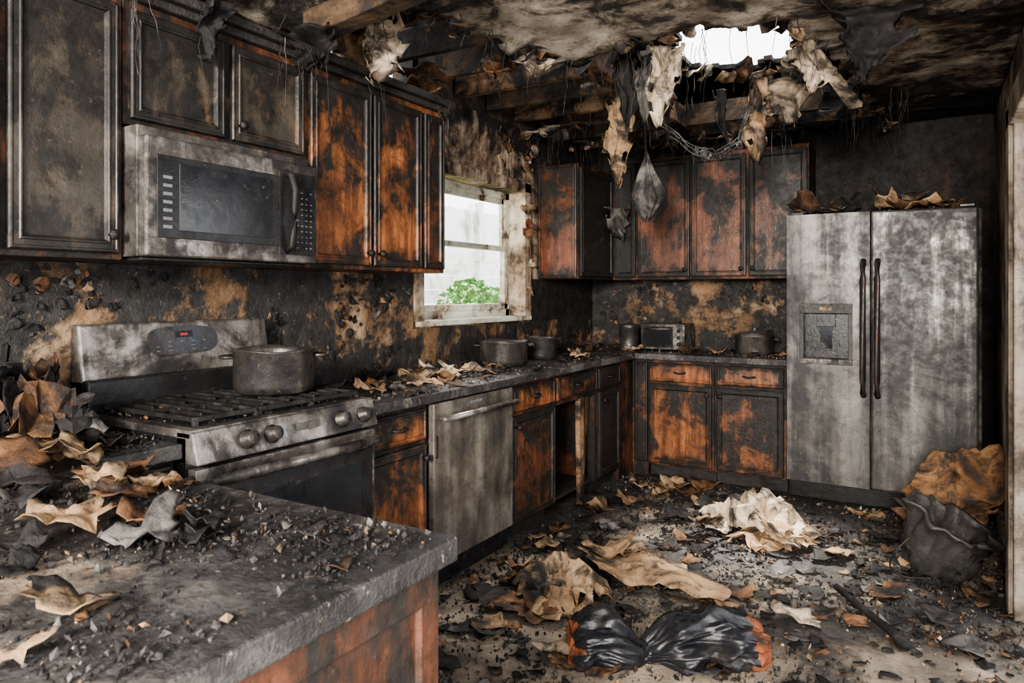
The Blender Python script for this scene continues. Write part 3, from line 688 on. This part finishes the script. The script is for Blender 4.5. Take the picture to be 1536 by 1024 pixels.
scatter('countertop_debris',[(.03,.63,2.08,3.5),(.03,.63,2.08,4.9),(.1,1.66,4.95,5.5)],5200,420,.892,rmax=.055,avoid=[(.24,3.72,.17),(.26,4.17,.12),(1.42,5.24,.15),(.5,5.16,.09),(.66,5.3,.16),(.86,5.3,.16)],big=[
  (.32,2.75,.13,'tan',.3,.7),(.40,2.9,.12,'tan',.3,.7),(.25,3.0,.12,'beige',.4,.8),(.45,2.65,.10,'tan',.3,.7),(.30,2.45,.10,'brown',.4,.7),(.42,2.3,.09,'tan',.5,.7),(.2,2.3,.10,'grey',.5,.7),(.45,3.15,.10,'tan',.2,.7),(.15,2.7,.11,'blk',.5,.8),
  (.42,3.35,.10,'tan',.3,.7),(.5,4.3,.11,'tan',.3,.7),(.35,4.5,.10,'beige',.4,.7),(.6,5.0,.10,'tan',.3,.7),(1.0,5.08,.09,'brown',.4,.7),(1.2,5.08,.08,'tan',.4,.7),(.3,4.8,.1,'brown',.5,.7),(1.62,5.1,.06,'tan',.6,.7),(.36,3.10,.13,'beige',.5,.7)])
scatter('cooktop_debris',[(.12,.64,1.31,2.04)],900,70,.935,rmax=.035)
scatter('fridge_top_debris',[(1.75,2.7,4.92,5.18)],350,80,1.836,rmax=.06,big=[(1.88,4.98,.20,'brown',.7,.8),(1.97,5.0,.18,'tan',.8,.7),(1.84,5.04,.17,'tan',.7,.8),(2.35,5.0,.18,'brown',.7,.7),(2.48,4.98,.17,'tan',.9,.7),(2.42,5.02,.19,'grey',.7,.7),(2.60,5.0,.13,'brown',1.0,.7),(2.3,5.04,.15,'tan',.8,.8),(2.58,4.98,.12,'tan',.8,.7),(2.05,5.02,.14,'grey',.8,.7),(1.93,4.98,.13,'blk',.8,.7),(2.52,5.04,.15,'blk',.8,.7)])
b=MB()
def cl(a,c,k): return N3(a*k,c*k,3.3)>.05
n=0
while n<170:
    y=U(.7,3.1); z=U(.95,1.42)
    if 1.22<y<2.12 and z<1.28 or not cl(y,z,4): continue
    flake(b,(.0145,y,z),.010+.026*R()**2,pick([('blk',4),('char',3),('brown',1.2),('grey',1.5),('tan',.5)]),U(.2,.8),U(.5,1),.3,rings=2,seg=9,normal=(1,0,0)); n+=1
for k in range(34):
    y=U(4.0,4.55); z=U(2.2,2.45)
    flake(b,(.001,y,z),.02+.05*R()**2,pick([('beige',2),('tan',3),('brown',3),('blk',3)]),U(.3,1.0),U(.6,1),.3,rings=3,seg=10,normal=(1,0,0))
for (y,z,r,m_) in [(4.36,1.93,.07,'tan'),(4.42,1.82,.08,'rust'),(4.38,1.76,.06,'brown'),(4.42,1.35,.05,'tan'),(4.43,1.55,.05,'beige')]:
    flake(b,(.02,y,z),r,m_,.9,.7,.3,normal=(1,-.4,0))
b.build('peeling_paint_chips',WLo,solid=.0015,recalc=False)
b=MB(); n=0
while n<120:
    x=U(.1,1.65); z=U(.95,1.42)
    if not cl(x,z,4): continue
    flake(b,(x,5.544,z),.010+.03*R()**2,pick([('blk',4),('char',3),('brown',1.5),('grey',1.5),('tan',.6)]),U(.2,.8),U(.5,1),.3,rings=2,seg=9,normal=(0,-1,0)); n+=1
b.build('peeling_paint_chips',WBo,solid=.0015,recalc=False)

# ------------------------------------------------------------------ hanging strips
def strip(name,top,w,L,mat,seed,dirn=(.86,.51),taper=.4,curl=.15,nu=14,nv=28,bulge=0,parent=None,rag=.30):
    random.seed(seed); b=MB(); pts=[];keep={};fs=[]
    dx,dy=dirn; ox,oy=-dy,dx
    for j in range(nv+1):
        v=j/nv
        ww=w*(1-taper*v)*(1+bulge*math.sin(v*math.pi))*(.9+.35*N3(seed,v*3,1))
        if v>.8: ww*=(1-(v-.8)*4.2)
        sx=.25*w*N3(v*2.2,seed,4)
        for i in range(nu+1):
            u=-1+2*i/nu
            uu=u*ww/2*(1+.25*N3(u*2,v*7,seed))+sx
            nn=curl*w*(u*u*1.2*math.cos(v*3+seed)+.8*N3(u*1.5,v*3,seed))+ .10*w*N3(u*4,v*8,seed+3)+curl*v*v*L*.5*math.sin(seed)
            pts.append(Vector((top[0]+dx*uu+ox*nn,top[1]+dy*uu+oy*nn,top[2]-v*L*(1+.08*N3(u*2,seed,v))-.03*N3(u*5,seed,2)*v)))
            keep[(i,j)]= not(abs(u)>.6 and N3(u*4,v*9,seed+8)>rag) 
    for j in range(nv):
        for i in range(nu):
            if all(keep[k] for k in ((i,j),(i+1,j),(i+1,j+1),(i,j+1))) :
                a=j*(nu+1)+i; fs.append((a,a+1,a+nu+2,a+nu+1))
    b.add(pts,fs,mat,True)
    return b.build(name,parent,solid=.003,recalc=False)
HS='hanging_drywall_paper'
strip(HS,(.88,4.0,2.52),.20,.54,'tan',1.3,curl=.2)
strip(HS,(1.42,3.22,2.50),.20,.36,'beige',2.7,curl=.35)
strip(HS,(1.33,3.30,2.50),.16,.33,'grey',9.7,curl=.35)
strip(HS,(1.70,3.98,2.50),.16,.46,'tan',3.9,curl=.35,taper=.2)
strip(HS,(1.88,3.95,2.52),.32,.30,'beige',4.4,curl=.3)
strip(HS,(1.52,3.95,2.46),.09,.34,'blk',5.4,curl=.4)
strip(HS,(1.22,3.30,2.50),.14,.34,'blk',6.4,curl=.4)
strip(HS,(2.03,3.60,2.50),.22,.22,'beige',7.1,curl=.3)
strip(HS,(2.24,3.20,2.50),.46,.30,'blk',8.2,curl=.3,taper=.85)
strip(HS,(.30,2.40,2.52),.30,.29,'tan',9.1,curl=.5)
strip(HS,(.44,2.34,2.52),.26,.26,'beige',10.2,curl=.5)
strip(HS,(.22,2.95,2.52),.34,.16,'brown',11.7,curl=.5)
strip(HS,(.62,3.0,2.54),.26,.14,'brown',12.2,curl=.5)
strip(HS,(.85,3.05,2.50),.3,.10,'beige',13.2,curl=.5)
strip(HS,(.40,2.0,2.37),.30,.14,'blk',14.6,curl=.5)
strip(HS,(.39,1.55,2.34),.12,.20,'blk',15.6,curl=.5,dirn=(0,1))
strip('burnt_wall_rag',(.43,5.12,1.99),.20,.26,'grey',16.6,curl=.5,bulge=.4)
strip(HS,(2.1,4.4,2.50),.25,.2,'blk',17.6,curl=.5)
strip(HS,(1.2,3.9,2.52),.2,.25,'brown',18.3,curl=.5)
random.seed(21); b=MB()
for k in range(22):
    a=k/22*6.283; x=1.45+.42*math.cos(a);y=4.52+.54*math.sin(a)
    flake(b,(x,y,2.80),U(.07,.13),pick([('beige',3),('tan',2),('brown',1)]),.6,.8,.9,fold=.3)
b.build('torn_insulation',solid=.004,recalc=False)
b=MB(); b.hexa([(1.98,3.40,2.49),(1.98,3.40,2.51),(2.03,3.37,2.49),(2.03,3.37,2.51),(2.17,3.78,2.22),(2.17,3.78,2.24),(2.23,3.75,2.22),(2.23,3.75,2.24)],'beige'); b.build('hanging_lath',bevel=.002)
e=grp('melted_pendant_remnant',(1.02,4.11,2.0)); b=MB(); b.tube([(1.0,4.1,2.53),(1.01,4.11,2.38),(1.02,4.11,2.17)],.006,'char',6); b.build('cord',e)
def lfn(p,t):
    k=1+.28*math.sin(5*t)+.18*N3(p.x*12,p.y*12,p.z*9); return Vector((p.x*k,p.y*k*.7,p.z+.02*math.sin(5*t+1)))
b=MB(); b.revolve([(.006,.40),(.02,.34),(.045,.27),(.085,.16),(.095,.13),(.05,.05),(.02,.0)],(1.02,4.11,1.78),'grey',40,lfn); b.build('melted_shade',e,recalc=False)
b=MB(); random.seed(31)
gar=[(1.12,3.60,2.50),(1.26,3.67,2.26),(1.38,3.75,2.13),(1.50,3.82,2.08),(1.58,3.86,2.11),(1.64,3.88,2.2),(1.70,3.88,2.5)]
def smooth(P,k=6):
    out=[]
    P=[Vector(p) for p in P]
    for i in range(len(P)-1):
        p0=P[max(i-1,0)];p1=P[i];p2=P[i+1];p3=P[min(i+2,len(P)-1)]
        for j in range(k):
            t=j/k; out.append(.5*((2*p1)+(p2-p0)*t+(2*p0-5*p1+4*p2-p3)*t*t+(3*p1-p0-3*p2+p3)*t**3))
    out.append(P[-1]); return out
def strings(n,P,L0,L1):
    for k in range(n):
        p=random.choice(P); x=p[0]+U(-.05,.05);y=p[1]+U(-.05,.05);z=p[2];L=U(L0,L1)
        pts=[(x,y,z)]
        m_=6
        for i in range(m_):
            x+=U(-.012,.012);y+=U(-.012,.012); pts.append((x,y,z-L*(i+1)/m_))
        b.tube(pts,.0022,'char' if R()<.6 else 'grey',4,.0008)
for dz in (0,.02,-.025):
    b.tube([p+Vector((U(-.008,.008),U(-.008,.008),dz+U(-.01,.01))) for p in smooth(gar)],.004,'grey',5)
strings(60,smooth(gar),.02,.14)
for p in smooth(gar)[4:30:2]: flake(b,(p[0]+U(-.02,.02),p[1],p[2]-.03),U(.02,.045),pick([('grey',3),('beige',1),('blk',2)]),.8,.7,1.4,rings=2,seg=9)
b.build('sagging_burnt_wiring')
b=MB()
edge=[]
for (i,j),r in cells.items():
    if not r and y0+j*st>1.8 and any(cells.get((i+a,j+c),False) for a,c in ((1,0),(-1,0),(0,1),(0,-1))): edge.append(((i+.5)*st,y0+(j+.5)*st,2.50))
strings(190,edge,.04,.3)
strings(40,[(2.1+U(-.1,.1),4.2,2.5),(2.35,4.6,2.5),(1.75,4.4,2.52),(1.3,3.5,2.52)],.1,.5)
strings(30,[(.39,y,2.3) for y in (1.3,1.5,1.9,2.0,2.4,2.9)],.05,.3)
strings(20,[(1.2,3.3,2.5),(1.35,3.25,2.5),(1.55,3.3,2.5)],.15,.4)
b.build('hanging_soot_strings',CEo)
b=MB(); random.seed(41)
for k in range(150):
    p=random.choice(edge)
    if 1.45<p[0]<2.0 and p[1]<3.9: continue
    flake(b,(p[0],p[1],2.46+U(-.05,.03)),U(.03,.085),pick([('beige',1.5),('tan',2),('brown',2.5),('blk',3),('grey',2)]),U(.3,1),.7,1.1,rings=3,seg=10)
b.build('torn_ceiling_scraps',CEo,solid=.003,recalc=False)

# ------------------------------------------------------------------ plastic bag
ax=Vector((.859,.512,0)); pr=Vector((-.512,.859,0)); C=Vector((1.69,2.49,0))
vs=[];b=MB(); NS=72; NT_=110; random.seed(3)
def prof(s):
    k=-.28
    if s<k:
        q=(k-s)/(1+k); r=.030+.068*math.sin(min(1,q*1.7)*1.57)**.8
        if q>.75: r*=1-((q-.75)*4)**2*.25
    else:
        q=(s-k)/(1-k); r=.030+.074*math.sin(min(1,q*1.5)*1.57)**.8
        if q>.72: r*=1-((q-.72)*3.6)**2*.32
    return r,q
for i in range(NS+1):
    s=-1+2*i/NS; r,q=prof(s)
    for k in range(NT_):
        t=2*math.pi*k/NT_; cx_,sx_=math.cos(t),math.sin(t); tt=t+.5*s
        rg=1-abs(N3(math.cos(tt)*3.0+5,math.sin(tt)*3.0,s*1.6))*3; rg2=1-abs(N3(cx_*7+5,sx_*7,s*3.5))*3
        fold=.13*rg*(1-q*.3)+.07*rg2+.45*N3(cx_*1.3,sx_*1.3,s*4.2)-.06
        rr=r*(1+fold)
        p=ax*(s*.345+.04*N3(cx_*2,sx_*2,s*2))+pr*(rr*1.2*cx_+.02*N3(s*3,0,4))+Vector((0,0,rr*.90*sx_))
        p.z=p.z+r*.74+.004
        p.z=max(.003,p.z); vs.append(C+p)
e=grp('twisted_trash_bag',C)
b.v+=[tuple(p) for p in vs]; kb,kr=b.mi('bag'),b.mi('rust')
for i in range(NS):
    for k in range(NT_):
        k2=(k+1)%NT_; s=-1+2*(i+.5)/NS; t=2*math.pi*k/NT_; a=abs(s)+.22*N3(math.cos(t)*2,math.sin(t)*2,1+s)
        b.f.append([i*NT_+k,i*NT_+k2,(i+1)*NT_+k2,(i+1)*NT_+k]); b.m.append(kr if a>(.86 if s>0 else .95) else kb); b.s.append(True)
for i in (0,NS):
    b.f.append([i*NT_+k for k in range(NT_)]); b.m.append(kr); b.s.append(False)
b.build('bag_skin',e)
b=MB()
for off in (-.010,.004,.016):
    c0=C+ax*(-.28*.345+off)+Vector((0,0,.032)); b.tube([c0+pr*.038*math.cos(t)+Vector((0,0,.033*math.sin(t))) for t in [i*.4 for i in range(17)]],.007,'bag',8)
b.build('twist_tie',e)

# ------------------------------------------------------------------ bucket
e=grp('crushed_bucket',(2.56,3.93,0)); T=Matrix.Rotation(math.radians(18),4,'Y')@Matrix.Rotation(math.radians(14),4,'X')
def bf(p,t):
    k=1+.14*math.sin(2*t+.6)+.06*N3(math.cos(t)*2,math.sin(t)*2,p.z*8); cr=.035*(1-abs(N3(math.cos(t)*2.5,math.sin(t)*2.5,p.z*9))*3)-.02
    return Vector((p.x*k+cr*p.x/.2,p.y*k+cr*p.y/.2,p.z*(1-.14*math.sin(t+1))+.03*N3(math.cos(t)*3,math.sin(t)*3,2)*(p.z/.3)))
b=MB(); b.revolve([(0,0),(.125,0),(.135,.008),(.142,.05),(.150,.09),(.157,.13),(.165,.18),(.173,.22),(.182,.25),(.192,.256),(.194,.268),(.175,.268),(.168,.24),(.155,.18),(.14,.09),(.12,.02),(0,.015)],(0,0,0),'pail',64,bf,T)
mz=min(v[2] for v in b.v); b.v=[(v[0]+2.52,v[1]+3.88,v[2]-mz+.002) for v in b.v]; b.build('pail',e)
b=MB(); b.tube(smooth([(2.43,3.70,.22),(2.37,3.67,.15),(2.35,3.69,.07),(2.41,3.71,.03),(2.51,3.69,.05)]),.004,'cast',6); b.build('bail_handle',e)
random.seed(9)
b=MB()
flake(b,(2.66,4.18,.35),.31,'board',.30,.80,.05,seed=12.4,rot=.9,rings=12,seg=48,fold=.14,normal=(-.25,-.85,.40),jag=.5)
flake(b,(2.60,4.13,.22),.24,'brown',.5,.8,.1,seed=42.4,rot=.2,rings=10,seg=40,fold=.2,normal=(-.35,-.7,.62))
b.v=[(min(x,2.82),max(y,4.02),max(.005,z)) for x,y,z in b.v]
b.build('scorched_curled_board',solid=.005,recalc=False)

# ------------------------------------------------------------------ light, world, camera
wd=bpy.data.worlds.new('overcast_sky'); bpy.context.scene.world=wd; wd.use_nodes=True
bg=wd.node_tree.nodes['Background']; bg.inputs[0].default_value=(.97,.98,1.0,1); bg.inputs[1].default_value=4.9
def area(name,loc,tgt,size,pw,col=(1,.95,.88),sy=None):
    l=bpy.data.lights.new(name,'AREA'); l.size=size; l.energy=pw; l.color=col
    if sy: l.shape='RECTANGLE'; l.size_y=sy
    o=bpy.data.objects.new(name,l); bpy.context.scene.collection.objects.link(o); o.location=loc
    o.rotation_euler=(Vector(tgt)-Vector(loc)).to_track_quat('-Z','Y').to_euler(); return o
area('added_fill_light',(2.9,-3.4,2.2),(1.2,3.8,1.3),1.0,900,(1,.93,.83))  # added fill lamp, unseen behind the camera, to brighten the kitchen
sun=bpy.data.lights.new('sun','SUN'); sun.energy=28; sun.angle=.35; sun.color=(1,.95,.87)
so=bpy.data.objects.new('sun',sun); bpy.context.scene.collection.objects.link(so); so.rotation_euler=Vector((.10,-.25,-1)).to_track_quat('-Z','Y').to_euler(); so.location=(1,6,5)
try: bpy.context.scene.view_settings.look='AgX - Medium High Contrast'
except Exception as ex: print(ex)

cam=bpy.data.cameras.new('camera'); co=bpy.data.objects.new('camera',cam); bpy.context.scene.collection.objects.link(co)
co.location=(2.52,0,1.33); co.rotation_euler=(math.radians(90),0,math.radians(30.8))
cam.sensor_width=36; cam.lens=36*1060/1536; cam.shift_y=-72/1536; cam.clip_start=.02
cam.dof.use_dof=True; cam.dof.focus_distance=3.4; cam.dof.aperture_fstop=9.0
bpy.context.scene.camera=co
